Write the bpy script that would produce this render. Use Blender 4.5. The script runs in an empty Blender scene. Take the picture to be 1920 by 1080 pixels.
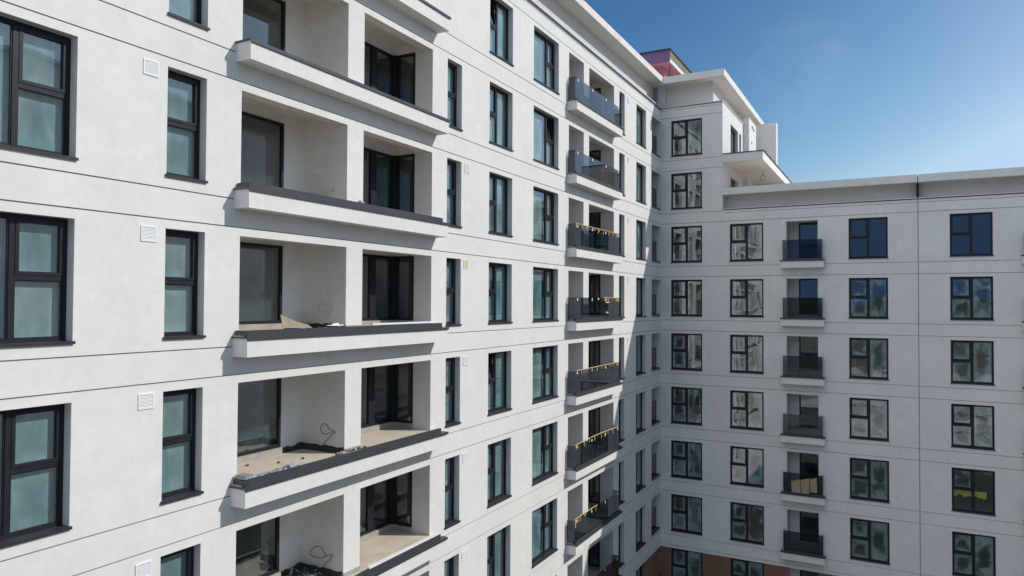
import bpy, bmesh, math, random
from mathutils import Vector, Matrix, noise as mnoise
random.seed(7)
C = bpy.context.scene.collection
sc = bpy.context.scene
H = 3.0; Y0 = 39.751; ZT = 4.343; ZB = 2.336
GROUND = -17.0
# ---------------------------------------------------------------- helpers
def TL(a, z, d): return (d, a, z)                 # left wing street face  (outward +x)
def TR(a, z, d): return (a, Y0 - d, z)            # right wing court face  (outward -y)
def TS(a, z, d): return (3.45 + d, a, z)          # tower side face        (outward +x)
def TW(a, z, d): return (a, d, z)                 # plain world box: a=x, d=y
class MB:
    def __init__(s): s.v = []; s.f = []; s.m = []; s.uv = []
    def quad(s, p, m=0, uv=None):
        i = len(s.v); s.v += [tuple(q) for q in p]; s.f.append(tuple(range(i, i + len(p)))); s.m.append(m)
        s.uv.append(uv or [(0, 0), (1, 0), (1, 1), (0, 1)][:len(p)] if len(p) <= 4 else [(0, 0)] * len(p))
    def box(s, T, a0, a1, z0, z1, d0, d1, m=0, sh=None):
        P = lambda a, z, d: T(a, z, d + (sh(z) if sh else 0))
        c = [P(a0, z0, d0), P(a1, z0, d0), P(a1, z1, d0), P(a0, z1, d0), P(a0, z0, d1), P(a1, z0, d1), P(a1, z1, d1), P(a0, z1, d1)]
        for q in ((4, 5, 6, 7), (1, 0, 3, 2), (0, 4, 7, 3), (5, 1, 2, 6), (7, 6, 2, 3), (0, 1, 5, 4)):
            s.quad([c[k] for k in q], m)
    def ring(s, T, a0, a1, z0, z1, w, d0, d1, m=0, sh=None):
        s.box(T, a0, a0 + w, z0, z1, d0, d1, m, sh); s.box(T, a1 - w, a1, z0, z1, d0, d1, m, sh)
        s.box(T, a0 + w, a1 - w, z0, z0 + w, d0, d1, m, sh); s.box(T, a0 + w, a1 - w, z1 - w, z1, d0, d1, m, sh)
    def pane(s, T, a0, a1, z0, z1, d, m=0, sh=None):
        P = lambda a, z: T(a, z, d + (sh(z) if sh else 0))
        s.quad([P(a0, z0), P(a1, z0), P(a1, z1), P(a0, z1)], m)
    def tube(s, pts, r, n=7, m=0):
        pts = [Vector(p) for p in pts]; base = len(s.v); up = Vector((.3, .2, 1)).normalized()
        for i, p in enumerate(pts):
            t = (pts[min(i + 1, len(pts) - 1)] - pts[max(i - 1, 0)]).normalized()
            x = t.cross(up);  x = x.normalized() if x.length > 1e-4 else Vector((1, 0, 0)); y = t.cross(x)
            rr = r[i] if isinstance(r, (list, tuple)) else r
            for k in range(n):
                a = 2 * math.pi * k / n; s.v.append(tuple(p + x * (rr * math.cos(a)) + y * (rr * math.sin(a))))
        for i in range(len(pts) - 1):
            for k in range(n):
                s.f.append((base + i * n + k, base + i * n + (k + 1) % n, base + (i + 1) * n + (k + 1) % n, base + (i + 1) * n + k)); s.m.append(m); s.uv.append([(0, 0)] * 4)
        for e in (0, len(pts) - 1):
            s.f.append(tuple(base + e * n + k for k in range(n))); s.m.append(m); s.uv.append([(0, 0)] * n)
    def build(s, name, mats, parent=None, smooth=False):
        me = bpy.data.meshes.new(name); me.from_pydata(s.v, [], s.f)
        for mt in (mats if isinstance(mats, (list, tuple)) else [mats]): me.materials.append(mt)
        me.polygons.foreach_set('material_index', s.m)
        ul = me.uv_layers.new(name='UVMap'); flat = [c for q in s.uv for p in q for c in p]; ul.data.foreach_set('uv', flat)
        if smooth: me.polygons.foreach_set('use_smooth', [True] * len(s.f))
        me.update()
        o = bpy.data.objects.new(name, me); C.objects.link(o)
        if parent: o.parent = parent
        return o
def smoothpath(pts, n=8):
    P = [Vector(p) for p in pts]; P = [P[0]] + P + [P[-1]]; out = []
    for i in range(1, len(P) - 2):
        a, b, c, d = P[i - 1:i + 3]
        for k in range(n):
            t = k / n; out.append(.5 * ((2 * b) + (c - a) * t + (2 * a - 5 * b + 4 * c - d) * t * t + (3 * b - a - 3 * c + d) * t ** 3))
    out.append(P[-2]); return out
def tag(o, label=None, cat=None, group=None, kind=None):
    for k, v in (('label', label), ('category', cat), ('group', group), ('kind', kind)):
        if v: o[k] = v
    return o
def empty(name, loc=(0, 0, 0)):
    o = bpy.data.objects.new(name, None); C.objects.link(o); o.location = loc; o.empty_display_size = .3; return o
def copy_tree(o, parent, loc=None):
    c = o.copy(); C.objects.link(c); c.parent = parent
    if loc is not None: c.location = loc
    for ch in list(o.children): copy_tree(ch, c)
    return c
# ---------------------------------------------------------------- materials
def nmat(name):
    m = bpy.data.materials.new(name); m.use_nodes = True; nt = m.node_tree; nt.nodes.clear()
    out = nt.nodes.new('ShaderNodeOutputMaterial'); return m, nt, out
def N(nt, t, ins=None, **kw):
    n = nt.nodes.new('ShaderNode' + t)
    for k, v in kw.items(): setattr(n, k, v)
    for k, v in (ins or {}).items():
        if isinstance(v, bpy.types.NodeSocket): nt.links.new(v, n.inputs[k])
        else: n.inputs[k].default_value = v
    return n
def MATH(nt, op, a, b=None, c=None, clamp=False):
    n = nt.nodes.new('ShaderNodeMath'); n.operation = op; n.use_clamp = clamp
    for i, v in enumerate((a, b, c)):
        if v is None: continue
        if isinstance(v, bpy.types.NodeSocket): nt.links.new(v, n.inputs[i])
        else: n.inputs[i].default_value = v
    return n.outputs[0]
def MIXC(nt, f, a, b):
    n = nt.nodes.new('ShaderNodeMix'); n.data_type = 'RGBA'
    for k, v in ((0, f), (6, a), (7, b)):
        if isinstance(v, bpy.types.NodeSocket): nt.links.new(v, n.inputs[k])
        else: n.inputs[k].default_value = (*v, 1) if isinstance(v, tuple) and len(v) == 3 else v
    return n.outputs[2]
def RAMP(nt, f, stops):
    n = nt.nodes.new('ShaderNodeValToRGB'); nt.links.new(f, n.inputs[0]); e = n.color_ramp.elements
    while len(e) < len(stops): e.new(.5)
    for k, (p, c) in enumerate(stops):
        e[k].position = p; e[k].color = (*c, 1) if isinstance(c, tuple) else (c, c, c, 1)
    return n.outputs[0]
def surf(name, c1, c2, scale=3, rough=.8, bump=.0, bscale=80, metallic=0, spec=.5, speck=None, stretch=None, bdist=.004):
    m, nt, out = nmat(name)
    geo = N(nt, 'NewGeometry'); pos = geo.outputs['Position']
    if stretch: pos = N(nt, 'Mapping', {'Vector': pos, 'Scale': stretch}).outputs[0]
    n1 = N(nt, 'TexNoise', {'Vector': pos, 'Scale': scale, 'Detail': 8, 'Roughness': .62})
    col = MIXC(nt, RAMP(nt, n1.outputs['Fac'], [(.3, 0.), (.7, 1.)]), c1, c2)
    if speck:
        n2 = N(nt, 'TexNoise', {'Vector': pos, 'Scale': speck[1], 'Detail': 6, 'Roughness': .7})
        col = MIXC(nt, RAMP(nt, n2.outputs['Fac'], [(speck[2], 0.), (speck[2] + .06, 1.)]), col, speck[0])
    b = N(nt, 'BsdfPrincipled', {'Base Color': col, 'Roughness': rough, 'Metallic': metallic, 'Specular IOR Level': spec})
    if bump:
        n3 = N(nt, 'TexNoise', {'Vector': geo.outputs['Position'], 'Scale': bscale, 'Detail': 4, 'Roughness': .6})
        bp = N(nt, 'Bump', {'Height': n3.outputs['Fac'], 'Strength': bump, 'Distance': bdist})
        nt.links.new(bp.outputs[0], b.inputs['Normal'])
    nt.links.new(b.outputs[0], out.inputs[0]); return m
def plaster(name, base, tint):
    m, nt, out = nmat(name); geo = N(nt, 'NewGeometry'); pos = geo.outputs['Position']
    big = N(nt, 'TexNoise', {'Vector': pos, 'Scale': .55, 'Detail': 6, 'Roughness': .65})
    mid = N(nt, 'TexNoise', {'Vector': pos, 'Scale': 4.5, 'Detail': 8, 'Roughness': .7, 'Distortion': .6})
    st = N(nt, 'TexNoise', {'Vector': N(nt, 'Mapping', {'Vector': pos, 'Scale': (5, 5, .35)}).outputs[0], 'Scale': 1.0, 'Detail': 6, 'Roughness': .7})
    f = MATH(nt, 'ADD', MATH(nt, 'MULTIPLY', big.outputs[0], .4), MATH(nt, 'ADD', MATH(nt, 'MULTIPLY', mid.outputs[0], .45), MATH(nt, 'MULTIPLY', st.outputs[0], .10)))
    col = MIXC(nt, RAMP(nt, f, [(.33, 0.), (.62, 1.)]), tint, base)
    pt = N(nt, 'TexNoise', {'Vector': pos, 'Scale': 1.25, 'Detail': 3, 'Roughness': .5, 'Distortion': .4})
    col = MIXC(nt, MATH(nt, 'MULTIPLY', RAMP(nt, pt.outputs[0], [(.64, 0.), (.70, 1.)]), .45), col, tuple(min(1, c * 1.06) for c in base))
    dk = N(nt, 'TexNoise', {'Vector': pos, 'Scale': .33, 'Detail': 9, 'Roughness': .72, 'Distortion': 1.0})
    col = MIXC(nt, MATH(nt, 'MULTIPLY', RAMP(nt, dk.outputs[0], [(.52, 0.), (.72, 1.)]), .32), col, tuple(c * .93 for c in tint))
    gr = N(nt, 'TexNoise', {'Vector': pos, 'Scale': 160, 'Detail': 3, 'Roughness': .6})
    col = MIXC(nt, MATH(nt, 'MULTIPLY', gr.outputs[0], .10), col, (.45, .44, .43))
    b = N(nt, 'BsdfPrincipled', {'Base Color': col, 'Roughness': .9, 'Specular IOR Level': .2})
    hb = MATH(nt, 'ADD', MATH(nt, 'MULTIPLY', gr.outputs[0], .5), MATH(nt, 'MULTIPLY', mid.outputs[0], .9))
    bp = N(nt, 'Bump', {'Height': hb, 'Strength': .35, 'Distance': .006}); nt.links.new(bp.outputs[0], b.inputs['Normal'])
    nt.links.new(b.outputs[0], out.inputs[0]); return m
M = {}
M['plaster'] = plaster('white_plaster', (.83, .80, .765), (.71, .685, .655))
M['grey_plaster'] = plaster('attic_plaster', (.66, .63, .59), (.60, .575, .54))
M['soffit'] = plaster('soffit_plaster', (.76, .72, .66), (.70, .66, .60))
M['frame'] = surf('anthracite_frame', (.014, .015, .019), (.022, .023, .027), 6, .42, spec=.28)
M['sill'] = surf('sill_metal', (.026, .027, .031), (.042, .042, .044), 5, .5, spec=.3, speck=((.2, .19, .18), 9, .68))
M['coping'] = surf('coping_metal', (.040, .046, .050), (.055, .060, .063), 4, .45, speck=((.6, .6, .58), 14, .68))
M['membrane'] = surf('bitumen', (.018, .017, .017), (.05, .048, .045), 12, .7, .6, 25, speck=((.45, .44, .42), 10, .66), bdist=.03)
M['screed'] = surf('screed', (.70, .60, .48), (.52, .44, .35), 1.6, .9, .3, 60, speck=((.16, .14, .12), 7, .70))
M['concrete'] = surf('concrete', (.42, .39, .35), (.30, .275, .245), 5, .9, .3, 50)
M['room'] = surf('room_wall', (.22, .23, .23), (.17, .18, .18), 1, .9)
M['vent'] = surf('white_plastic', (.86, .86, .85), (.82, .82, .81), 4, .5)
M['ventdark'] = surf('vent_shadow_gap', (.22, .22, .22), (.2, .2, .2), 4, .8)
M['yellowed'] = surf('yellowed_plastic', (.62, .47, .24), (.7, .56, .32), 20, .6)
M['cable'] = surf('black_cable', (.015, .015, .016), (.03, .03, .03), 8, .5)
M['wcable'] = surf('grey_cable', (.62, .61, .59), (.5, .5, .48), 8, .5)
M['strip'] = surf('edge_strip', (.80, .58, .36), (.70, .48, .26), 9, .7)
M['tape'] = surf('yellow_tape', (.80, .47, .03), (.70, .40, .03), 9, .5)
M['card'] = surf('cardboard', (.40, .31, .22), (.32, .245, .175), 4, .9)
M['pink'] = surf('pink_render', (.46, .19, .24), (.40, .16, .21), 2, .9)
M['pinkd'] = surf('purple_primer', (.20, .115, .22), (.175, .10, .195), 2, .9)
M['roofdark'] = surf('roof_edge', (.02, .022, .035), (.035, .035, .05), 4, .6)
M['fibre'] = surf('insulation_edge', (.30, .27, .20), (.12, .10, .08), 14, .95, .6, 30, bdist=.05)
M['yellow'] = surf('yellow_sheet', (.75, .68, .06), (.55, .50, .05), 5, .5)
M['plastic'] = surf('grey_plastic_sheet', (.34, .36, .37), (.20, .22, .23), 6, .35)
M['dirt'] = surf('dirt', (.17, .165, .125), (.085, .095, .06), .09, .95, .5, 2, speck=((.07, .08, .05), .06, .54), bdist=.3)
M['yard'] = surf('pale_gravel', (.66, .62, .56), (.30, .28, .25), .16, .95, .5, 2, speck=((.10, .11, .08), .13, .55), bdist=.3)
M['hill'] = surf('hill_green', (.045, .062, .032), (.085, .088, .055), .02, .95, .8, .08, bdist=8)
M['groove'] = surf('groove_shade', (.20, .20, .20), (.30, .29, .28), 3, .8)  # shadow inside the facade grooves, painted as a darker grey
M['tile'] = surf('terrace_tile', (.66, .54, .42), (.58, .47, .36), 3, .7)
M['hole'] = surf('dark_hole', (.012, .012, .012), (.02, .02, .02), 4, .8)
def cladding():
    m, nt, out = nmat('brown_cladding'); geo = N(nt, 'NewGeometry')
    n1 = N(nt, 'TexNoise', {'Vector': N(nt, 'Mapping', {'Vector': geo.outputs['Position'], 'Scale': (14, 14, .6)}).outputs[0], 'Scale': 1, 'Detail': 6})
    col = MIXC(nt, n1.outputs[0], (.21, .105, .065), (.36, .195, .125))
    b = N(nt, 'BsdfPrincipled', {'Base Color': col, 'Roughness': .6}); nt.links.new(b.outputs[0], out.inputs[0]); return m
M['wood'] = cladding()
def glass(name, tint, base, tilt=.004):
    m, nt, out = nmat(name); geo = N(nt, 'NewGeometry'); pos = geo.outputs['Position']
    n = N(nt, 'TexNoise', {'Vector': pos, 'Scale': .8, 'Detail': 1.0, 'Roughness': .4})
    bp = N(nt, 'Bump', {'Height': n.outputs[0], 'Strength': 1.0, 'Distance': tilt})
    dt = N(nt, 'VectorMath', {0: geo.outputs['Incoming'], 1: geo.outputs['Normal']}, operation='DOT_PRODUCT')
    fr = MATH(nt, 'POWER', MATH(nt, 'SUBTRACT', 1, MATH(nt, 'ABSOLUTE', dt.outputs['Value']), clamp=True), 4.0)
    f = MATH(nt, 'ADD', MATH(nt, 'MULTIPLY', fr, .9 - base), base, clamp=True)
    tr = N(nt, 'BsdfTransparent', {'Color': (*tint, 1)})
    gl = N(nt, 'BsdfGlossy', {'Color': (.93, .95, .96, 1), 'Roughness': .012, 'Normal': bp.outputs[0]})
    mx = N(nt, 'MixShader', {0: f, 1: tr.outputs[0], 2: gl.outputs[0]}); nt.links.new(mx.outputs[0], out.inputs[0]); return m
M['pane'] = glass('window_glass', (.88, .94, .94), .20, .008)
M['pane_dark'] = surf('dark_window_pane', (.02, .025, .03), (.03, .035, .04), 1, .15)
M['tinted'] = glass('tinted_railing_glass', (.40, .44, .49), .04, .0015)
M['smoked'] = glass('smoked_glass', (.12, .13, .15), .03, .0015)
def sstep_(nt, x, a, b): return N(nt, 'MapRange', {'Value': x, 'From Min': a, 'From Max': b}, interpolation_type='SMOOTHSTEP').outputs[0]
def film(name, lo, hi, col, col2, nz=.22, warp=1.3):
    # translucent protective film on the room side, denser towards the rims, with clear wiped patches
    m, nt, out = nmat(name); geo = N(nt, 'NewGeometry'); pos = geo.outputs['Position']
    uv = N(nt, 'UVMap'); s = N(nt, 'SeparateXYZ', {0: uv.outputs[0]})
    e = MATH(nt, 'MINIMUM', MATH(nt, 'MINIMUM', s.outputs[0], MATH(nt, 'SUBTRACT', 1, s.outputs[0])), MATH(nt, 'MINIMUM', s.outputs[1], MATH(nt, 'SUBTRACT', 1, s.outputs[1])))
    oi = N(nt, 'ObjectInfo')
    n1 = N(nt, 'TexNoise', {'Vector': pos, 'Scale': 1.7, 'Detail': 5, 'Roughness': .55, 'Distortion': .8})
    n2 = N(nt, 'TexNoise', {'Vector': pos, 'Scale': 5, 'Detail': 7, 'Roughness': .65, 'Distortion': 1.5})
    k = MATH(nt, 'ADD', MATH(nt, 'MULTIPLY', e, 2.6), MATH(nt, 'MULTIPLY', MATH(nt, 'SUBTRACT', n1.outputs[0], .5), warp))
    k = MATH(nt, 'ADD', k, MATH(nt, 'MULTIPLY', MATH(nt, 'SUBTRACT', oi.outputs['Random'], .5), .35))
    a = N(nt, 'MapRange', {'Value': k, 'From Min': .02, 'From Max': .92, 'To Min': hi, 'To Max': lo}, interpolation_type='SMOOTHSTEP')
    a2 = MATH(nt, 'ADD', a.outputs[0], MATH(nt, 'MULTIPLY', MATH(nt, 'SUBTRACT', n2.outputs[0], .5), nz), clamp=True)
    n3 = N(nt, 'TexNoise', {'Vector': N(nt, 'Mapping', {'Vector': pos, 'Rotation': (.35, .2, 0), 'Scale': (1.3, 1.3, .5)}).outputs[0], 'Scale': 1.5, 'Detail': 6, 'Roughness': .6, 'Distortion': 1.2})
    cf = MATH(nt, 'ADD', MATH(nt, 'MULTIPLY', MATH(nt, 'SUBTRACT', n3.outputs[0], .5), 2.4), MATH(nt, 'ADD', MATH(nt, 'MULTIPLY', oi.outputs['Random'], .7), .15), clamp=True)
    c = MIXC(nt, cf, col, col2)
    wf = MATH(nt, 'MULTIPLY', sstep_(nt, n1.outputs[0], .50, .66), sstep_(nt, MATH(nt, 'FRACT', MATH(nt, 'MULTIPLY', oi.outputs['Random'], 7.3)), .45, .8))
    c = MIXC(nt, MATH(nt, 'MULTIPLY', wf, .40), c, (.46, .48, .43))
    df = N(nt, 'BsdfDiffuse', {'Color': c}); tl = N(nt, 'BsdfTranslucent', {'Color': c})
    mm = N(nt, 'MixShader', {0: .25, 1: df.outputs[0], 2: tl.outputs[0]})
    mx = N(nt, 'MixShader', {0: a2, 1: N(nt, 'BsdfTransparent').outputs[0], 2: mm.outputs[0]})
    nt.links.new(mx.outputs[0], out.inputs[0]); return m
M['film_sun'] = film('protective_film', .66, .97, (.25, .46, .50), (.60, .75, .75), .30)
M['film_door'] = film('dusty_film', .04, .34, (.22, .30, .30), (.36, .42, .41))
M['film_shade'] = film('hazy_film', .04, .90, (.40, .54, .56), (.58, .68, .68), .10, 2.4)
# ---------------------------------------------------------------- facade
def facade(name, T, ar, zr, holes, hg, vg, thick, mats, matfn, parent):
    A = {ar[0], ar[1]}; Z = {zr[0], zr[1]}
    for h in holes: A |= {h[0], h[1]}; Z |= {h[2], h[3]}
    for z, w in hg: Z |= {z - w / 2, z + w / 2}
    for a, w in vg: A |= {a - w / 2, a + w / 2}
    cl = lambda S, r: sorted(x for x in S if r[0] - 1e-6 <= x <= r[1] + 1e-6)
    def dd(L):
        o = [L[0]]
        for x in L[1:]:
            if x - o[-1] > 1e-4: o.append(x)
        return o
    A = dd(cl(A, ar)); Z = dd(cl(Z, zr)); na, nz = len(A) - 1, len(Z) - 1
    g = [[0.0] * nz for _ in range(na)]; mt = [[0] * nz for _ in range(na)]
    for i in range(na):
        ac = (A[i] + A[i + 1]) / 2
        for j in range(nz):
            zc = (Z[j] + Z[j + 1]) / 2
            mt[i][j], g[i][j] = matfn(ac, zc)
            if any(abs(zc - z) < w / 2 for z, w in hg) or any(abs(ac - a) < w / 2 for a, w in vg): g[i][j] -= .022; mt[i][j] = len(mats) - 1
            for h in holes:
                if h[0] < ac < h[1] and h[2] < zc < h[3]: g[i][j] = None; break
    b = MB()
    for i in range(na):
        # merge vertically equal cells
        j = 0
        while j < nz:
            k = j
            while k + 1 < nz and g[i][k + 1] == g[i][j] and mt[i][k + 1] == mt[i][j]: k += 1
            if g[i][j] is not None: b.pane(T, A[i], A[i + 1], Z[j], Z[k + 1], g[i][j], mt[i][j])
            j = k + 1
        for j in range(nz):
            for (i2, j2, ax) in ((i + 1, j, 0), (i, j + 1, 1)):
                if i2 >= na or j2 >= nz: continue
                p, q = g[i][j], g[i2][j2]
                if p == q: continue
                m_ = mt[i][j] if p is not None else mt[i2][j2]
                P = -thick if p is None else p; Q = -thick if q is None else q
                if ax == 0: b.quad([T(A[i2], Z[j], P), T(A[i2], Z[j], Q), T(A[i2], Z[j + 1], Q), T(A[i2], Z[j + 1], P)], m_)
                else: b.quad([T(A[i], Z[j2], P), T(A[i + 1], Z[j2], P), T(A[i + 1], Z[j2], Q), T(A[i], Z[j2], Q)], m_)
    return b.build(name, mats, parent)
# ---------------------------------------------------------------- windows
def window(T, a0, a1, parent, r, layout, split=.5, zb=ZB, zt=ZT, filmmat='film_sun', tilt=False, nofilm=(), filmd=.10):
    """anthracite window: frame mesh with children sash, pane, sill, protective_film"""
    fb = MB(); w = .065; m = a0 + (a1 - a0) * split; mw = .042; tr = zt - .985; tw = .04
    fb.ring(T, a0, a1, zb, zt, w, -r - .075, -r)
    cells = []
    if layout in ('LT', 'RT'):
        fb.box(T, m - mw, m + mw, zb + w, zt - w, -r - .07, -r + .004)
        t0, t1 = (a0 + w, m - mw) if layout == 'LT' else (m + mw, a1 - w)
        u0, u1 = (m + mw, a1 - w) if layout == 'LT' else (a0 + w, m - mw)
        fb.box(T, t0, t1, tr - tw, tr + tw, -r - .07, -r + .003)
        cells = [(t0, t1, tr + tw, zt - w, 1), (t0, t1, zb + w, tr - tw, 0), (u0, u1, zb + w, zt - w, 0)]
    elif layout == 'T':
        fb.box(T, a0 + w, a1 - w, tr - tw, tr + tw, -r - .07, -r + .003)
        cells = [(a0 + w, a1 - w, tr + tw, zt - w, 1), (a0 + w, a1 - w, zb + w, tr - tw, 0)]
    else: cells = [(a0 + w, a1 - w, zb + w, zt - w, 0)]
    f = fb.build('window', M['frame'], parent)
    sb = MB(); sb.box(T, a0 - .025, a1 + .025, zb - .030, zb + .006, -r - .02, .042); sb.box(T, a0 - .025, a1 + .025, zb - .042, zb - .030, .032, .042)
    sb.build('sill', M['sill'], f)
    for n, (p0, p1, q0, q1, op) in enumerate(cells):
        sh = (lambda z, q0=q0: -(z - q0) * .17) if (op and tilt) else None
        if op:
            s = MB(); s.ring(T, p0 + .004, p1 - .004, q0 + .004, q1 - .004, .055, -r - .06, -r + .014, 0, sh); s.build('sash', M['frame'], f); i = .055
            if not tilt: pass
        else:
            s = MB(); s.ring(T, p0, p1, q0, q1, .02, -r - .05, -r - .012); s.build('glazing_bead', M['frame'], f); i = .018
        g = MB(); g.pane(T, p0 + i, p1 - i, q0 + i, q1 - i, -r - .03, 0, sh); g.build('pane', M['pane'], f)
        if n not in nofilm and not (op and tilt):
            g = MB(); g.pane(T, p0 - .03, p1 + .03, q0 - .03, q1 + .03, -r - filmd - .02); g.build('protective_film', M[filmmat], f)
    return f
def floors(proto, parent, ks, skip=()):
    """copies of a part built at floor 0; the first keeps the original"""
    first = True
    for k in ks:
        if k in skip: continue
        o = proto if first else copy_tree(proto, parent)
        o.location.z = -H * k; first = False
# ================================================================ LEFT WING
left = empty('apartment_building', (0, 0, GROUND))
tag(left, 'long sunlit white apartment wing on the left with deep loggias and banded facade', 'building')
left_root = empty  # placeholder to keep names short
def lp(o): o.location.z -= GROUND; return o
LW = {}
K_ALL = range(-2, 7)
cols = [('A', 5.12, 6.87, range(0, 3)), ('B', 8.52, 9.37, range(-1, 4)), ('C', 17.82, 18.62, range(-1, 6)), ('D', 20.33, 21.93, range(-2, 6)),
        ('E', 23.58, 25.79, range(-2, 6)), ('N', 32.84, 33.61, range(-2, 6)), ('G', 35.41, 37.01, range(-2, 7))]
holes = []
for n, a0, a1, ks in cols:
    for k in ks: holes.append((a0, a1, ZB - H * k, ZT - H * k))
REC = [(10.21, 13.42, range(-1, 5)), (14.02, 17.04, range(-1, 5)), (26.8, 28.38, range(-2, 6)), (28.98, 32.11, range(-2, 6)), (38.04, Y0 - .002, range(-2, 6))]
for a0, a1, ks in REC:
    for k in ks: holes.append((a0, a1, (2.30 if a0 < 38 else ZB) - H * k, ZT - H * k))
hg = []
for k in range(-3, 6): hg += [(2.085 - H * k, .023), (1.512 - H * k, .023)]
hg = [g for g in hg if g[0] < 10.9] + [(10.965, .02)]
def lmat(a, z):
    if z < -13.62: return (1, -.07) if a > 37.3 else (0, 0.)
    return 0, 0.
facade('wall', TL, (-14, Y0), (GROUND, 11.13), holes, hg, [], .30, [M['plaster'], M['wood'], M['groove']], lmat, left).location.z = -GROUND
for o in [left.children[0]]: pass
LP = empty
def L_(o): o.location.z -= GROUND; return o
specs = dict(A=('RT', .52), B=('T', .5), C=('T', .5), D=('LT', .5), E=('RT', .66), N=('T', .5), G=('LT', .42))
for n, a0, a1, ks in cols:
    lay, sp = specs[n]; ks = list(ks); tl = {'D': [2, -2], 'E': [-1]}.get(n, [])
    base = [k for k in ks if k not in tl]
    p = window(TL, a0, a1, left, .19, lay, sp); floors(p, left, base)
    if tl:
        p = window(TL, a0, a1, left, .19, lay, sp, tilt=True); floors(p, left, tl)
# recessed loggias
def recess(T, a0, a1, D, parent, back, side=None, floor=2.32, ceil=4.60, head=ZT, lint=.30, mull=(), curb=True, pmat='plaster', film_=None, skirting=False, name='loggia'):
    b = MB(); g0, g1 = back; gz0, gz1 = floor + .16, 4.36
    def q(*p): b.quad([T(*x) for x in p], 0)
    # ceiling, lintel back, side walls, back wall (around the glazing)
    q((a0, ceil, -lint), (a1, ceil, -lint), (a1, ceil, -D), (a0, ceil, -D))
    q((a1, head, -lint), (a0, head, -lint), (a0, ceil, -lint), (a1, ceil, -lint))
    q((a0, floor - .06, -D), (a0, floor - .06, -lint), (a0, ceil, -lint), (a0, ceil, -D))
    if side:
        s0, s1 = side
        q((a1, floor - .06, -lint), (a1, floor - .06, -s1), (a1, ceil, -s1), (a1, ceil, -lint))
        q((a1, floor - .06, -s1), (a1, floor - .06, -s0), (a1, gz0, -s0), (a1, gz0, -s1))
        q((a1, gz1, -s1), (a1, gz1, -s0), (a1, ceil, -s0), (a1, ceil, -s1))
    else: q((a1, floor - .06, -lint), (a1, floor - .06, -D), (a1, ceil, -D), (a1, ceil, -lint))
    for (u0, u1, z0, z1) in ((a0, g0, floor - .06, ceil), (g1, a1, floor - .06, ceil), (g0, g1, gz1, ceil), (g0, g1, floor - .06, gz0)):
        if u1 - u0 > .01: q((u0, z0, -D), (u1, z0, -D), (u1, z1, -D), (u0, z1, -D))
    o = b.build(name, M[pmat], parent)
    f = MB(); w = .07
    f.ring(T, g0, g1, gz0, gz1, w, -D - .05, -D + .03)
    edges = [g0 + w]
    for (m0, m1) in mull: f.box(T, m0, m1, gz0 + w, gz1 - w, -D - .05, -D + .034); edges += [m0, m1]
    edges.append(g1 - w)
    TSD = (lambda a, z, d: T(a1 - d, z, a)) if True else None     # side glazing: a runs along depth
    if side:
        f.box(T, a1 - .09, a1 + .03, gz0, gz1, -D + .03, -D + .13)
        s0, s1 = side
        f.ring(lambda a, z, d: T(a1 - d, z, -a), s1, D - .13, gz0, gz1, .06, -.05, .03)
    f.build('glazing_frame', M['frame'], o)
    for i in range(0, len(edges), 2):
        g = MB(); g.pane(T, edges[i], edges[i + 1], gz0 + w, gz1 - w, -D - .01); g.build('pane', M['pane'], o)
        if film_:
            g = MB(); g.pane(T, edges[i] - .05, edges[i + 1] + .05, gz0, gz1, -D - .16); g.build('protective_film', M[film_], o)
    if side:
        g = MB(); g.quad([T(a1 + .01, gz0 + .06, -D + .19), T(a1 + .01, gz0 + .06, -s1 - .06), T(a1 + .01, gz1 - .06, -s1 - .06), T(a1 + .01, gz1 - .06, -D + .19)][::1]); g.build('pane', M['pane'], o)
    if curb:
        c = MB(); c.box(T, g0, g1, floor - .02, gz0 - .004, -D + .002, -D + .09)
        if side: c.box(T, a1 - .09, a1 - .003, floor - .02, gz0 - .004, -D + .09, -side[1])
        c.build('curb', M['concrete'], o)
    if skirting:
        s = MB(); rnd = random.Random(3)
        def strip(fn, L):
            n = max(2, int(L / .12)); pts = []
            for i in range(n + 1): pts.append((i / n, .10 + rnd.random() * .07, .03 + rnd.random() * .03))
            for i in range(n):
                (t0, h0, d0), (t1, h1, d1) = pts[i], pts[i + 1]
                s.quad([fn(t0, 0, d0 + .03), fn(t1, 0, d1 + .03), fn(t1, h1 * .6, d1), fn(t0, h0 * .6, d0)])
                s.quad([fn(t0, h0 * .6, d0), fn(t1, h1 * .6, d1), fn(t1, h1, .004), fn(t0, h0, .004)])
        strip(lambda t, h, d: T(g1 + (a1 - g1) * t, floor + h, -D + d), a1 - g1)
        strip(lambda t, h, d: T(a1 - d, floor + h, -D + (D - .02) * t), D)
        s.build('skirting_membrane', M['membrane'], o)
    fl = MB(); fl.box(T, a0, a1, floor - .05, floor, -D, .0); fl.build('floor_screed', M['screed'], o)
    return o
p = recess(TL, 10.21, 13.42, 1.38, left, (10.21, 12.67), skirting=True, film_='film_door'); floors(p, left, range(-1, 5))
p = recess(TL, 14.02, 17.04, 1.38, left, (14.02, 17.04), side=(1.38, .62), mull=((15.95, 16.2),), film_='film_door'); floors(p, left, range(-1, 5))
p = recess(TL, 26.8, 28.38, 1.38, left, (26.85, 28.3)); floors(p, left, range(-2, 6))
p = recess(TL, 28.98, 32.11, 1.38, left, (28.98, 32.11), side=(1.38, .67), mull=((31.0, 31.2),), film_='film_door'); floors(p, left, range(-2, 6))
p = recess(TL, 38.04, Y0 - .004, 1.4, left, (38.1, 39.6)); floors(p, left, range(-2, 6))
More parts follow.
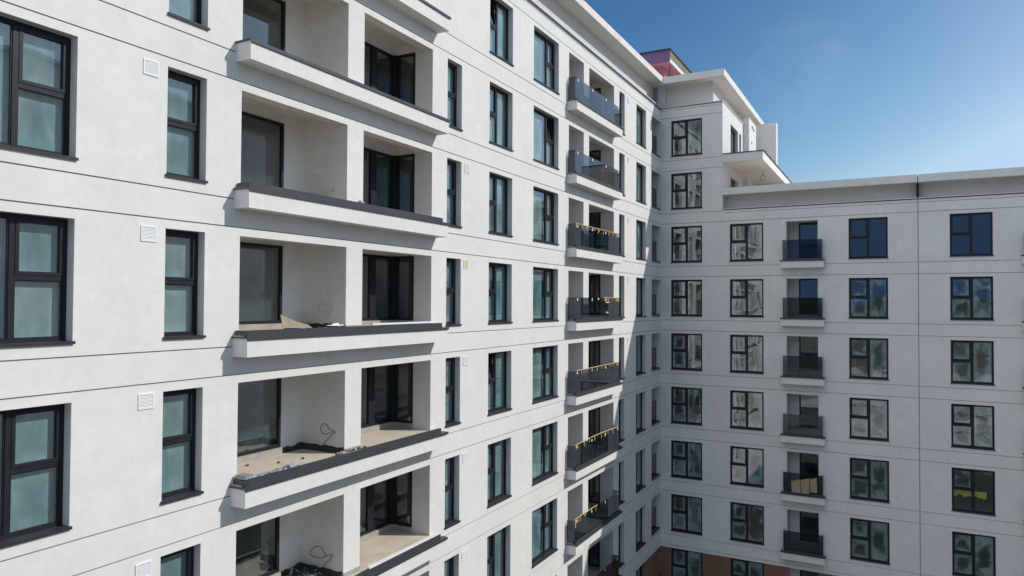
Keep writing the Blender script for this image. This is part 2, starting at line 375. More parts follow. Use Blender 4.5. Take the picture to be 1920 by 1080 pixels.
# balcony slabs
def balcony(T, a0, a1, parent, floor=True, rail=None, thin=False, open_ends=True, grey_to=None, edge=.43):
    b = MB(); b.box(T, a0, a1, 1.885, 2.262, -.05, edge); o = b.build('balcony', M['plaster'], parent)
    c = MB(); c.box(T, a0 - .03, a1 + .03, 2.262, 2.292, .002, edge + .035)       # drip flashing
    c.box(T, a0 - .03, a1 + .03, 2.225, 2.262, edge + .02, edge + .035)
    if not rail:
        hu = .035 if thin else .125
        c.box(T, a0 + .12, a1 - .20, 2.292, 2.292 + hu, edge - .14, edge - .055)
        c.box(T, a0 + .06, a0 + .12, 2.292, 2.288 + hu, .02, edge - .06)
    else: c.box(T, a0 + .10, a1 - .06, 2.292, 2.36, edge - .15, edge - .05)
    c.build('coping', M['coping'], o)
    f = MB(); f.box(T, a0 + .02, a1 - .02, 2.275, 2.312, .001, edge - .142); f.build('floor_screed', M['screed'], o)
    if rail:
        r0, r1, zt = rail; d = edge - .10
        n = max(1, round((r1 - r0) / 1.7))
        for i in range(n):
            x0 = r0 + (r1 - r0) * i / n; x1 = r0 + (r1 - r0) * (i + 1) / n
            g = MB(); g.box(T, x0 + .006, x1 - .006, 2.33, zt, d - .006, d + .006); g.build('railing_pane', M['tinted'], o)
        for a in (r0, r1):
            g = MB(); g.box(T, a - .006, a + .006, 2.33, zt, .02, d - .012); g.build('railing_pane', M['tinted'], o)
        if n > 1:
            for i in range(n + 1):
                t = (i + .12) / (n + .3)
                s = MB(); x = r0 + (r1 - r0) * min(t, .97) + .05; s.box(T, x, x + .085, zt - .135, zt - .025, d + .007, d + .0115); s.build('sticker', M['vent'], o)
    return o
p = balcony(TL, 10.05, 17.26, left); floors(p, left, range(0, 5))
p = balcony(TL, 10.05, 17.26, left, thin=True); floors(p, left, range(-2, 0))
p = balcony(TL, 26.64, 32.10, left, rail=(26.68, 31.95, 3.24)); floors(p, left, range(-2, 6))
g = MB(); g.box(TL, 38.06, Y0 - .02, ZB + .05, 3.52, -.256, -.244); p = g.build('railing_pane', M['smoked'], left)
g = MB(); g.box(TL, 38.06, Y0 - .02, ZB - .02, ZB + .06, -.29, -.02); g.build('sill', M['sill'], p); floors(p, left, range(-2, 6))
b = MB(); b.box(TL, 13.425, 14.015, 2.30, 2.43, .001, .014); p = b.build('plinth', M['concrete'], left); floors(p, left, range(1, 5))
# vents
def vent(T, a, z, w, h, parent, mat='vent', slats=True):
    b = MB(); b.box(T, a, a + w, z, z + h, 0, .012); b.ring(T, a, a + w, z, z + h, .025, .012, .018)
    if slats:
        n = 9
        for i in range(n):
            zz = z + .03 + (h - .06) * i / n
            q = .6 * (h - .06) / n
            b.quad([T(a + .03, zz, .018), T(a + w - .03, zz, .018), T(a + w - .03, zz + q, .014), T(a + .03, zz + q, .014)], 0)
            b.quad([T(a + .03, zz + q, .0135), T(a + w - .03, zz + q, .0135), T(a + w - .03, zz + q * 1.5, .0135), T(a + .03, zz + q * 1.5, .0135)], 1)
    o = b.build('vent_grille', [M[mat], M['ventdark']], parent); return o
p = vent(TL, 8.03, 4.07, .30, .28, left); floors(p, left, range(-1, 4))
p = vent(TL, 18.78, 4.06, .28, .28, left); floors(p, left, range(0, 6), skip=(1,))
p = vent(TL, 18.78, 4.06, .28, .28, left, slats=False); p.location.z = -H * 1
b = MB(); b.box(TL, 18.84, 19.00, 4.09, 4.31, .0125, .018); b.build('cover_panel', M['yellowed'], p)
p = vent(TL, 34.02, 4.05, .22, .28, left); floors(p, left, range(-2, 3))
# attic and roof
b = MB(); b.box(TL, -14, Y0, 11.13, 11.175, -.30, .05); b.box(TL, -14, Y0, 11.0, 11.12, -.62, -.28); b.build('parapet_coping', M['plaster'], left)
b = MB(); b.box(TL, -14, Y0 - .03, 11.03, 11.115, -.02, .022); b.build('flashing', M['coping'], left)
b = MB(); b.box(TL, -14, Y0 + .5, 10.9, 12.6, -.9, -.6); b.build('attic_wall', M['grey_plaster'], left)
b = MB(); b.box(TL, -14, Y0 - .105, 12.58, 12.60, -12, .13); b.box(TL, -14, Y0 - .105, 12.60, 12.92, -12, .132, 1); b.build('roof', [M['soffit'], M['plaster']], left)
# interior: floors, back and party walls
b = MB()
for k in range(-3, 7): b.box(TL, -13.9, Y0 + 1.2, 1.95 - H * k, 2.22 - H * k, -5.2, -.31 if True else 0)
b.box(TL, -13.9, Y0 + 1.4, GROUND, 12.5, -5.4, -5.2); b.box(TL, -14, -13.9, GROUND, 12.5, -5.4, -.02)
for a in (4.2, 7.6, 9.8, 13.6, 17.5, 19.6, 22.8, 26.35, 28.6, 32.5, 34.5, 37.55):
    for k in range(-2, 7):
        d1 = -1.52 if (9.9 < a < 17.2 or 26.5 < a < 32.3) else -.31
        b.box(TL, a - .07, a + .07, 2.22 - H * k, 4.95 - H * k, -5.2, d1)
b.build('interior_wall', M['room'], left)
for o in list(left.children):
    if o.location.z < -15 or True: pass
# ================================================================ RIGHT WING (tower + lower wing)
right = empty('apartment_building', (8, Y0, GROUND))
tag(right, 'shaded white apartment wing across the back with stepped tower and glass balconies', 'building')
XE = 37.9
rc = [('W1', .59, 2.33, range(-2, 7), 'LT', .5), ('W2', 3.83, 5.57, range(0, 7), 'LT', .5), ('W4', 9.68, 11.43, range(0, 6), 'LT', .5), ('W5', 14.04, 15.75, range(0, 6), 'LT', .5)]
holes = []
for n, a0, a1, ks, lay, sp in rc:
    for k in ks: holes.append((a0, a1, ZB - H * k, ZT - H * k))
for k in range(0, 7): holes.append((6.72, 8.24, 2.30 - H * k, ZT - H * k))
for k in range(0, 6): holes.append((17.05, 18.57, 2.30 - H * k, ZT - H * k))
hgr = [g for g in hg if g[0] < 5.0]
JX = 12.73
def rmat(a, z): return (1, -.07) if z < -13.62 else (0, 0.)
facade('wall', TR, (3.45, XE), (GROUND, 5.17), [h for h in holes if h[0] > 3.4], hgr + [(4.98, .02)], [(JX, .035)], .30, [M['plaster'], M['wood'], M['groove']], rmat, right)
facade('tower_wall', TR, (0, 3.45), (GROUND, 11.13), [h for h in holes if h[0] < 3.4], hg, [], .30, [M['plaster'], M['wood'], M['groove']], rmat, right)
for n, a0, a1, ks, lay, sp in rc:
    sk = {'W4': [0, 2], 'W5': [0, 4]}.get(n, [])
    p = window(TR, a0, a1, right, .07, lay, sp, filmmat='film_shade', filmd=.06); floors(p, right, ks, skip=sk)
p = window(TR, 9.68, 11.43, right, .07, 'LT', .5, filmmat='film_shade', filmd=.06, nofilm=(1,)); p.location.z = -H * 2
p = window(TR, 14.04, 15.75, right, .07, 'LT', .5, filmmat='film_shade', filmd=.06, nofilm=(1, 2)); p.location.z = -H * 4
for a0, a1 in ((9.68, 11.43), (14.04, 15.75)): window(TR, a0, a1, right, .07, 'LT', .5, nofilm=(0, 1, 2))
p = recess(TR, 6.72, 8.24, 1.2, right, (7.2, 8.2), curb=False, film_='film_door'); floors(p, right, range(0, 7))
p = recess(TR, 17.05, 18.57, 1.2, right, (17.5, 18.5), curb=False, film_='film_door'); floors(p, right, range(0, 6))
p = balcony(TR, 6.48, 8.56, right, rail=(6.58, 8.46, 3.34)); floors(p, right, range(0, 6))
p = balcony(TR, 16.83, 18.9, right, rail=(16.93, 18.8, 3.34)); floors(p, right, range(0, 6))
# slatted cladding on the ground floor
for x0, x1 in ((.05, .56), (2.37, 3.79), (5.61, 6.68), (8.28, 12.5)):
    b = MB(); x = x0
    while x < x1 - .03: b.box(TR, x, x + .035, GROUND, -13.64, -.0695, -.03); x += .065
    b.build('slat_cladding', M['wood'], right)
# tower side
sh = [(41.9, 44.04, ZB + 6, ZT + 6), (44.4, 45.05, ZB + 6, ZT + 6), (41.9, 44.04, ZB + 3, ZT + 3)]
facade('tower_side_wall', TS, (Y0, 54), (4.9, 11.13), sh, [], [], .30, [M['plaster']], lambda a, z: (0, 0.), right)
window(TS, 41.9, 44.04, right, .19, 'LT', .5, zb=ZB + 6, zt=ZT + 6, filmmat='film_shade')
window(TS, 44.4, 45.05, right, .19, 'one', .5, zb=ZB + 6, zt=ZT + 6, filmmat='film_shade')
window(TS, 41.9, 44.04, right, .19, 'LT', .5, zb=ZB + 3, zt=ZT + 3, filmmat='film_shade')
b = MB(); b.box(TW, 3.45, 3.80, 7.9, 11.55, 45.7, 48.2); b.build('pilaster', M['plaster'], right)
for (yy, zz) in ((46.75, 11.15), (47.25, 11.1), (46.6, 10.15)):
    b = MB(); b.tube([(3.79, yy, zz), (3.83, yy, zz)], .10 if zz > 11 else .07, 14); b.build('vent_pipe', M['hole'], right)
b = MB(); b.box(TW, 3.40, 4.92, 7.9, 11.86, 49.0, 49.7); b.build('fin_wall', M['plaster'], right)
b = MB(); b.box(TW, 0, 3.47, 11.13, 11.172, Y0 - .05, Y0 + .3); b.box(TW, 3.17, 3.50, 11.13, 11.172, Y0 + .3, 45.69); b.box(TW, -.5, 3.2, 11.0, 11.12, Y0 + .25, Y0 + .7); b.box(TW, 2.75, 3.2, 11.0, 11.12, Y0 + .7, 54); b.build('parapet_coping', M['plaster'], right)
b = MB(); b.box(TW, .02, 3.45, 11.085, 11.115, Y0 - .015, Y0 + .02); b.build('flashing', M['coping'], right)
b = MB(); b.box(TW, -.9, 2.8, 10.9, 12.56, Y0 + .65, Y0 + .95); b.box(TW, 2.5, 2.8, 10.9, 12.56, Y0 + .95, 54); b.box(TW, -.3, .12, 10.9, 12.56, Y0 + .35, Y0 + .65); b.build('attic_wall', M['grey_plaster'], right)
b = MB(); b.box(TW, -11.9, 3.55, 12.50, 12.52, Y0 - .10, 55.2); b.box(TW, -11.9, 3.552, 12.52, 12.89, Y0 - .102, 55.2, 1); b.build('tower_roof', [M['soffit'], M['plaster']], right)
# canopy over the terrace
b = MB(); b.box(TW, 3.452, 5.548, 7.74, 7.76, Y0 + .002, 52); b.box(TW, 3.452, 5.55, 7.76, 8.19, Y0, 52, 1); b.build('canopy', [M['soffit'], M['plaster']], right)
b = MB(); b.box(TW, 3.452, 5.58, 8.19, 8.235, Y0 - .03, 52)
rnd = random.Random(5)
for i in range(26):
    y = Y0 + .2 + i * .47; b.box(TW, 5.4, 5.585, 8.235, 8.25 + rnd.random() * .04, y, y + .2 + rnd.random() * .2)
b.build('flashing', M['roofdark'], right)
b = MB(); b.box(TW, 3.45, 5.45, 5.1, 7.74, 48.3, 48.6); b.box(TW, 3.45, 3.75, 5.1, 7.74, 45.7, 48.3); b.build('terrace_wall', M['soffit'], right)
b = MB(); b.box(TW, 3.46, 5.9, 4.95, 5.1, Y0 + .9, 50); b.build('terrace_floor', M['tile'], right)
# low roof with set-back attic and expansion joint
b = MB()
for x0, x1 in ((3.47, JX - .018), (JX + .018, XE)):
    y1 = 52
    if x0 < 5:
        b.box(TW, x0, 5.9, 5.94, 5.96, Y0 - .12, Y0 + .95); b.box(TW, x0, 5.9, 5.96, 6.32, Y0 - .122, Y0 + .95, 1)
        b.box(TW, 5.9, x1, 5.94, 5.96, Y0 - .12, y1); b.box(TW, 5.9, x1, 5.96, 6.32, Y0 - .122, y1, 1)
    else: b.box(TW, x0, x1, 5.94, 5.96, Y0 - .12, y1); b.box(TW, x0, x1, 5.96, 6.32, Y0 - .122, y1, 1)
b.build('roof', [M['soffit'], M['plaster']], right)
b = MB(); b.box(TW, 3.46, JX - .018, 4.9, 5.94, Y0 + .62, Y0 + .85); b.box(TW, JX + .018, XE, 4.9, 5.94, Y0 + .62, Y0 + .85); b.box(TW, JX - .05, JX + .05, 4.9, 6.28, Y0 + .3, Y0 + .9, 1)
b.build('attic_wall', [M['grey_plaster'], M['hole']], right)
b = MB()
for x0, x1 in ((3.47, JX - .018), (JX + .018, XE)): b.box(TW, x0, x1, 5.17, 5.205, Y0 - .045, Y0 + .62)
b.build('parapet_coping', M['plaster'], right)
b = MB()
for x0, x1 in ((3.47, JX - .018), (JX + .018, XE)): b.box(TW, x0, x1, 5.12, 5.155, Y0 - .02, Y0 + .02)
b.build('flashing', M['coping'], right)
b = MB(); b.box(TW, 6.48, 6.78, 5.32, 5.60, Y0 + .60, Y0 + .62); b.ring(lambda a, z, d: (a, Y0 + .60 - d, z), 6.48, 6.78, 5.32, 5.60, .03, 0, .02); b.build('junction_box', M['grey_plaster'], right)
b = MB(); b.box(TR, 6.49, 6.61, 4.24, 4.38, .001, .02); b.build('junction_box', M['vent'], right)
# interior
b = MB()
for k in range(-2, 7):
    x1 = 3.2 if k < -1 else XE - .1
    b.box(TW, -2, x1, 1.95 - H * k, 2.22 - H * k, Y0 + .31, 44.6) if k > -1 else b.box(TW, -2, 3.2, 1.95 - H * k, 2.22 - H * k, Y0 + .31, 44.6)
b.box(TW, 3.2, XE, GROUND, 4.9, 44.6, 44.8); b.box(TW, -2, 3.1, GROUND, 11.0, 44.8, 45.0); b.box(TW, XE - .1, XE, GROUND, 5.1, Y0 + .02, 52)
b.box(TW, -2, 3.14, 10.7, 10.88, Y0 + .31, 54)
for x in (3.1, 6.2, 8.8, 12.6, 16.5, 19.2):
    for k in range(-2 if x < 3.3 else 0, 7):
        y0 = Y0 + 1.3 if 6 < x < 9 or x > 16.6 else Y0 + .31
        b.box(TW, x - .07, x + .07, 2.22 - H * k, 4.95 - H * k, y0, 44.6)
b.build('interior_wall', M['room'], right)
# place children of the two wings (empties sit on the ground at their bases)
for root in (left, right):
    for ch in root.children:
        ch.matrix_parent_inverse = Matrix.Translation(-Vector(root.location))
for o in left.children:
    if o.name.startswith('wall'): o.location = (0, 0, 0)
# ================================================================ pink rooftop house
pk = empty('rooftop_house', (-3, 44, 12.9)); tag(pk, 'pink and purple unfinished rooftop house with dark overhanging roof edge behind the parapet', 'rooftop house')
inv = Matrix.Translation(-Vector(pk.location))
yk = 44.0
def pkb(name, mats, *boxes):
    b = MB()
    for bx in boxes: b.box(TW, *bx)
    o = b.build(name, mats, pk); o.matrix_parent_inverse = inv; return o
pkb('wall', [M['pink'], M['plaster'], M['hole']], (-7, -1.25, 14.35, 15.2, yk + .7, 52), (-7, -1.25, 12.9, 14.35, yk + .72, 52, 2), (-1.55, -1.24, 12.9, 14.35, yk + .70, yk + 1.1, 1), (-1.55, -1.24, 12.9, 14.35, yk + 2.4, yk + 2.9, 1))
pkb('eaves', [M['pink'], M['pinkd'], M['plaster'], M['fibre']], (-7.5, -.70, 15.18, 15.26, yk + .02, 54), (-7.5, -.70, 15.26, 15.98, yk, yk + .2, 1), (-.75, -.66, 15.2, 15.42, yk + .01, 54, 2), (-.76, -.68, 15.42, 15.95, yk + .01, 54, 3))
pkb('roof', [M['roofdark']], (-7.6, -.62, 15.98, 16.08, yk - .06, 54.2))
b = MB(); b.tube(smoothpath([(-.85, yk + .6, 15.2), (-.95, yk + .7, 14.6), (-1.0, yk + .72, 13.9), (-1.15, yk + .75, 13.0)]), .025, 6)
tag(b.build('cable', M['cable'], None, True), 'dark cable hanging from the pink rooftop house eaves', 'cable')
# ================================================================ loose things
def cable(pts, r, mat, label, group=None):
    b = MB()
    for q, rr in (pts if isinstance(pts[0], list) else [pts],) if False else [(q, r) for q in pts]: b.tube(smoothpath(q), rr * .62, 7)
    return tag(b.build('cable', M[mat], None, True), label, 'cable', group)
CG = 'loose cables hanging out of walls and ceilings'
def lw(x, dz, dy=0, k=0): return (x, 13.42 - .05 - dy, 2.32 + dz - H * k)
yb = 13.36
def z_(k, h): return 2.32 - H * k + h
cable([[(-.45, 13.42, z_(0, .42)), (-.45, yb - .05, z_(0, .40)), (-.62, yb - .12, z_(0, .38)), (-.85, yb - .15, z_(0, .36)), (-1.0, yb - .2, z_(0, .55)), (-.92, yb - .22, z_(0, .78)), (-.72, yb - .2, z_(0, .80)), (-.62, yb - .2, z_(0, .62)), (-.72, yb - .2, z_(0, .44)), (-.9, yb - .2, z_(0, .32))],
       [(-.45, 13.42, z_(0, .44)), (-.42, yb - .04, z_(0, .46)), (-.42, yb - .05, z_(0, .30))]], .018, 'wcable', 'looped pale cable in the loggia of the row below the top, above dark coping', CG)
cable([[(-.42, 13.42, z_(1, .50)), (-.5, yb - .06, z_(1, .46)), (-.65, yb - .1, z_(1, .44)), (-.72, yb - .1, z_(1, .56)), (-.62, yb - .12, z_(1, .70)), (-.52, yb - .12, z_(1, .64)), (-.52, yb - .1, z_(1, .44)), (-.56, yb - .1, z_(1, .30))],
       [(-.54, yb - .1, z_(1, .36)), (-.66, yb - .1, z_(1, .28)), (-.72, yb - .1, z_(1, .27))], [(-.55, yb - .1, z_(1, .36)), (-.62, yb - .1, z_(1, .23))]],   .026, 'wcable', 'white frayed cable end on the loggia wall above brown cardboard scrap', CG)
cable([[(-.30, 13.42, z_(2, .52)), (-.36, yb - .05, z_(2, .56)), (-.42, yb - .1, z_(2, .68)), (-.55, yb - .1, z_(2, .70)), (-.62, yb - .1, z_(2, .58)), (-.56, yb - .1, z_(2, .47)), (-.42, yb - .08, z_(2, .46)), (-.3, yb - .04, z_(2, .52))],
       [(-.30, 13.42, z_(2, .50)), (-.34, yb - .04, z_(2, .42)), (-.46, yb - .06, z_(2, .30)), (-.58, yb - .08, z_(2, .18))]], .014, 'cable', 'black looped cable on the loggia wall above the sunlit sandy floor', CG)
cable([[(-.34, 13.42, z_(3, .50)), (-.38, yb - .05, z_(3, .52)), (-.55, yb - .1, z_(3, .44)), (-.85, yb - .1, z_(3, .44)), (-.92, yb - .1, z_(3, .52)), (-.75, yb - .1, z_(3, .68)), (-.58, yb - .1, z_(3, .70)), (-.48, yb - .1, z_(3, .6)), (-.40, yb - .1, z_(3, .50))],
       [(-.34, 13.42, z_(3, .48)), (-.38, yb - .04, z_(3, .38)), (-.5, yb - .06, z_(3, .26)), (-.55, yb - .08, z_(3, .14))]], .014, 'cable', 'dark looped cable low on the loggia wall at the bottom edge of the photo', CG)
cable([[(5.05, 43.0, 7.75), (5.05, 43.0, 7.5), (4.95, 43.0, 7.35), (4.92, 43.0, 7.2), (5.03, 43.0, 7.12), (5.14, 43.0, 7.2), (5.12, 43.0, 7.35), (5.05, 43.0, 7.48)]], .022, 'cable', 'thick black wire loop hanging from the beige terrace ceiling', CG)
cable([[(3.5, Y0 + .3, 6.36), (3.56, Y0 - .10, 6.42), (3.7, Y0 - .16, 6.36), (3.86, Y0 - .15, 6.30), (3.9, Y0 - .15, 5.9), (3.89, Y0 - .08, 5.2), (3.9, Y0 - .06, 5.05), (3.93, Y0 - .02, 4.9), (3.9, Y0 - .01, 4.75), (3.84, Y0 - .01, 4.6), (3.82, Y0 - .01, 4.5)]], .012, 'wcable', 'thin grey cable trailing down the shaded wall from the roof corner', CG)
# edge strips and tape on the glass railings
EG = 'taped edge strips on the glass railings of the left wing'
def strip(k, y0, y1, tabs, label, bar=True, sag=0.0, extra=()):
    rnd = random.Random(40 + k); d = .33; zt = 3.24 - H * k; root = empty('edge_strip', (d, y0, zt)); tag(root, label, 'edge strip', EG)
    inv = Matrix.Translation(-Vector(root.location))
    if bar:
        b = MB(); n = 12
        pts = [(d + .002, y0 + (y1 - y0) * i / n, zt + .016 + sag * math.sin(math.pi * i / n) + rnd.uniform(-.004, .004)) for i in range(n + 1)]
        b.tube(pts, .015, 6); b.build('bar', M['strip'], root).matrix_parent_inverse = inv
    for t in tabs:
        y = y0 + (y1 - y0) * t; h = rnd.uniform(.10, .20); w = rnd.uniform(.03, .06)
        b = MB(); b.box(TL, y - w / 2, y + w / 2, zt - h, zt + .012, d + .007, d + .016); b.box(TL, y - w / 2, y + w / 2, zt + .002, zt + .034, d - .02, d + .024)
        b.build('tape', M['tape'], root).matrix_parent_inverse = inv
    for (y, z, w, h) in extra:
        b = MB(); b.box(TL, y, y + w, zt + z, zt + z + h, d + .008, d + .02); b.build('tape', M['strip'], root).matrix_parent_inverse = inv
strip(0, 26.75, 31.9, (.01, .14, .22, .24, .40, .48, .51, .6, .73, .75, .83, .92, .95, .985), 'full length beige strip with yellow tape tabs on the upper taped railing')
strip(1, 29.9, 31.9, (.03, .2, .28, .33, .55, .78, .85, .97), 'half length strip with yellow tape and stickers on the railing, second from top', extra=((30.15, -.22, .42, .06), (30.2, -.68, .26, .07), (29.2, -.09, .14, .09)))
strip(2, 26.9, 31.9, (.1, .33, .45, .56, .66, .76, .84, .93, .97), 'row of yellow tape tabs with short beige piece on the middle railing', extra=((30.9, .002, .9, .03),))
strip(3, 26.75, 31.8, (.02, .05, .2, .3, .42, .58, .66, .74, .86), 'unbroken beige strip with few yellow tabs on the railing half in shade', sag=.05)
strip(4, 26.75, 29.2, (.03, .12, .22, .42, .45, .72, .93), 'short sagging strip with long yellow tabs on the lowest taped railing', sag=.03, extra=((26.78, -.30, .05, .30),))
# debris on loggia slabs
def crumple(name, mat, cx, cy, cz, w, l, h, label, cat, seed, nx=12, ny=16, rot=0, mat2=None):
    rnd = Vector((seed * 3.1, seed * 1.7, 0)); b = MB(); P = {}
    for i in range(nx + 1):
        for j in range(ny + 1):
            u = i / nx - .5; v = j / ny - .5
            n = mnoise.noise(Vector((u * 4, v * 4, seed))) + .5 * mnoise.noise(Vector((u * 11, v * 11, seed + 5)))
            e = 1 - max(abs(u), abs(v)) * 1.6
            x = u * w * (1 + .2 * mnoise.noise(Vector((v * 3, seed, 2)))); y = v * l * (1 + .2 * mnoise.noise(Vector((u * 3, seed, 9))))
            P[i, j] = (cx + x * math.cos(rot) - y * math.sin(rot), cy + x * math.sin(rot) + y * math.cos(rot), cz + max(.003, h * (.35 + .7 * n + .25 * e)))
    for i in range(nx):
        for j in range(ny): b.quad([P[i, j], P[i + 1, j], P[i + 1, j + 1], P[i, j + 1]], 1 if mat2 and mnoise.noise(Vector((i * .5, j * .5, seed))) > .12 else 0)
    return tag(b.build(name, [M[mat]] + ([M[mat2]] if mat2 else []), None), label, cat)
crumple('plastic_sheet', 'plastic', .12, 11.1, z_(2, 0), .34, 1.5, .12, 'crumpled grey and black plastic sheet on the sandy balcony edge', 'plastic sheet', 4, rot=.05, mat2='membrane')
b = MB(); q = [(-.02, 11.42, z_(1, .10)), (.16, 12.12, z_(1, .09)), (.08, 12.05, z_(1, .17)), (-.10, 11.75, z_(1, .26)), (-.14, 11.45, z_(1, .40))]
b.quad(q); b.quad([(p[0] + .012, p[1], p[2] + .004) for p in q][::-1])
for k in range(5): p0, p1 = q[k], q[(k + 1) % 5]; b.quad([p0, p1, (p1[0] + .012, p1[1], p1[2] + .004), (p0[0] + .012, p0[1], p0[2] + .004)])
tag(b.build('cardboard', M['card']), 'torn brown cardboard scrap lying on the loggia ledge', 'cardboard')
crumple('rag', 'vent', .10, 12.95, z_(1, .06), .2, .42, .16, 'white crumpled rag on dark loggia coping left of the pier', 'rag', 8, 4, 5)
crumple('rubble', 'membrane', .05, 12.4, z_(1, 0), .3, .9, .12, 'low heap of dark rubble behind the coping beside the cardboard', 'rubble', 11, 8, 14, mat2='vent')
crumple('rubble', 'membrane', .12, 13.55, z_(2, 0), .22, .95, .13, 'dark bitumen rubble heap at the foot of the white pier', 'rubble', 13, 8, 14, mat2='concrete')
crumple('rubble', 'membrane', -.9, 13.1, z_(3, 0), .9, .45, .14, 'black rubble heap in the bottom loggia corner', 'rubble', 17, 12, 12, mat2='concrete')
crumple('rag', 'plastic', .16, 13.75, z_(0, .1), .1, .22, .12, 'small grey scrap caught on the coping beside the pier', 'scrap', 21, 6, 6)
rnd = random.Random(9)
for i, (y, x, lab) in enumerate(((10.75, -.95, 'dark stone at far left of the sandy loggia floor'), (11.35, -1.0, 'dark stone beside the concrete curb on the sandy floor'), (11.9, -.6, 'small dark stone in the middle of the sandy floor'), (12.5, -.45, 'flat dark stone near the shadow edge on the sandy floor'))):
    b = MB(); n = 8
    top = (x, y, z_(2, .04)); ring = [(x + rnd.uniform(.025, .05) * math.cos(6.28 * j / n), y + rnd.uniform(.03, .065) * math.sin(6.28 * j / n), z_(2, .001)) for j in range(n)]
    mid = [(x + (p[0] - x) * .8, y + (p[1] - y) * .8, z_(2, .025) + rnd.uniform(-.01, .015)) for p in ring]
    for j in range(n):
        b.quad([ring[j], ring[(j + 1) % n], mid[(j + 1) % n], mid[j]]); b.quad([mid[j], mid[(j + 1) % n], top])
    tag(b.build('stone', M['membrane']), lab, 'stone', 'stones on the sandy loggia floor')
crumple('rag', 'yellowed', .14, 26.95, z_(1, .06), .2, .3, .28, 'orange crumpled rag inside the near end of the second taped railing', 'rag', 25, 8, 8)
# pale rail profile left on the coping of two loggias
def profile(k, y0, y1, label):
    b = MB(); b.box(TL, y0, y1, 2.43 - H * k, 2.475 - H * k, .285, .372); tag(b.build('metal_profile', M['vent']), label, 'metal profile', 'pale profiles on the loggia coping')
profile(1, 14.0, 16.9, 'pale metal profile on the upper loggia coping under the dark corner glazing')
profile(3, 13.95, 17.0, 'long pale metal profile on the coping at the bottom of the photo')
b = MB(); b.box(TL, 10.13, 10.33, 2.43 - 6, 2.50 - 6, .05, .34); tag(b.build('metal_profile', M['plastic']), 'short grey profile offcut at the near end of the sandy balcony', 'metal profile')
# solid sheets imitating the lit building's reflection in a shaded railing
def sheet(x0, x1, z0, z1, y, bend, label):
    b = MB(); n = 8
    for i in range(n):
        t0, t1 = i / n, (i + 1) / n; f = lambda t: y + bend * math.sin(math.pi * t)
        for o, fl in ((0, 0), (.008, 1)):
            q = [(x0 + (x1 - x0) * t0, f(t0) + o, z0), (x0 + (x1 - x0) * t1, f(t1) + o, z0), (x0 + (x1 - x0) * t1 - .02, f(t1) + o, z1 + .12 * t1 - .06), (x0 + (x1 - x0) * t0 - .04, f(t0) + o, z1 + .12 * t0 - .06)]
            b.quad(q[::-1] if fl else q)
    return tag(b.build('cardboard', M['card']), label, 'cardboard', 'sheets standing in for a reflection in the shaded railing')  # card-coloured stand-ins for the mirrored sunlit building
sheet(7.0, 7.42, 2.36 - 12, 2.98 - 12, Y0 - .360, -.03, 'left curled beige sheet imitating a reflection in a shaded glass railing')
sheet(7.46, 7.84, 2.36 - 12, 3.08 - 12, Y0 - .360, -.025, 'upright beige sheet between two others imitating a reflection in a shaded glass railing')
sheet(7.88, 8.2, 2.45 - 12, 3.16 - 12, Y0 - .358, -.03, 'right torn beige sheet imitating a reflection in a shaded glass railing')
# yellow sheet behind a window
b = MB(); nx = 14
for i in range(nx):
    for j in range(3):
        f = lambda u, v: (14.1 + 1.35 * u, Y0 + .24 + .03 * math.sin(u * 14) + .03 * v, 3.30 - 12 - (.02 + .46 * v * (.6 + .5 * mnoise.noise(Vector((u * 7, v * 2, 3))))))
        b.quad([f((i + 1) / nx, j / 3), f(i / nx, j / 3), f(i / nx, (j + 1) / 3), f((i + 1) / nx, (j + 1) / 3)])
tag(b.build('plastic_sheet', M['yellow'], None, True), 'yellow ragged sheet hanging behind a window of the right column', 'plastic sheet')
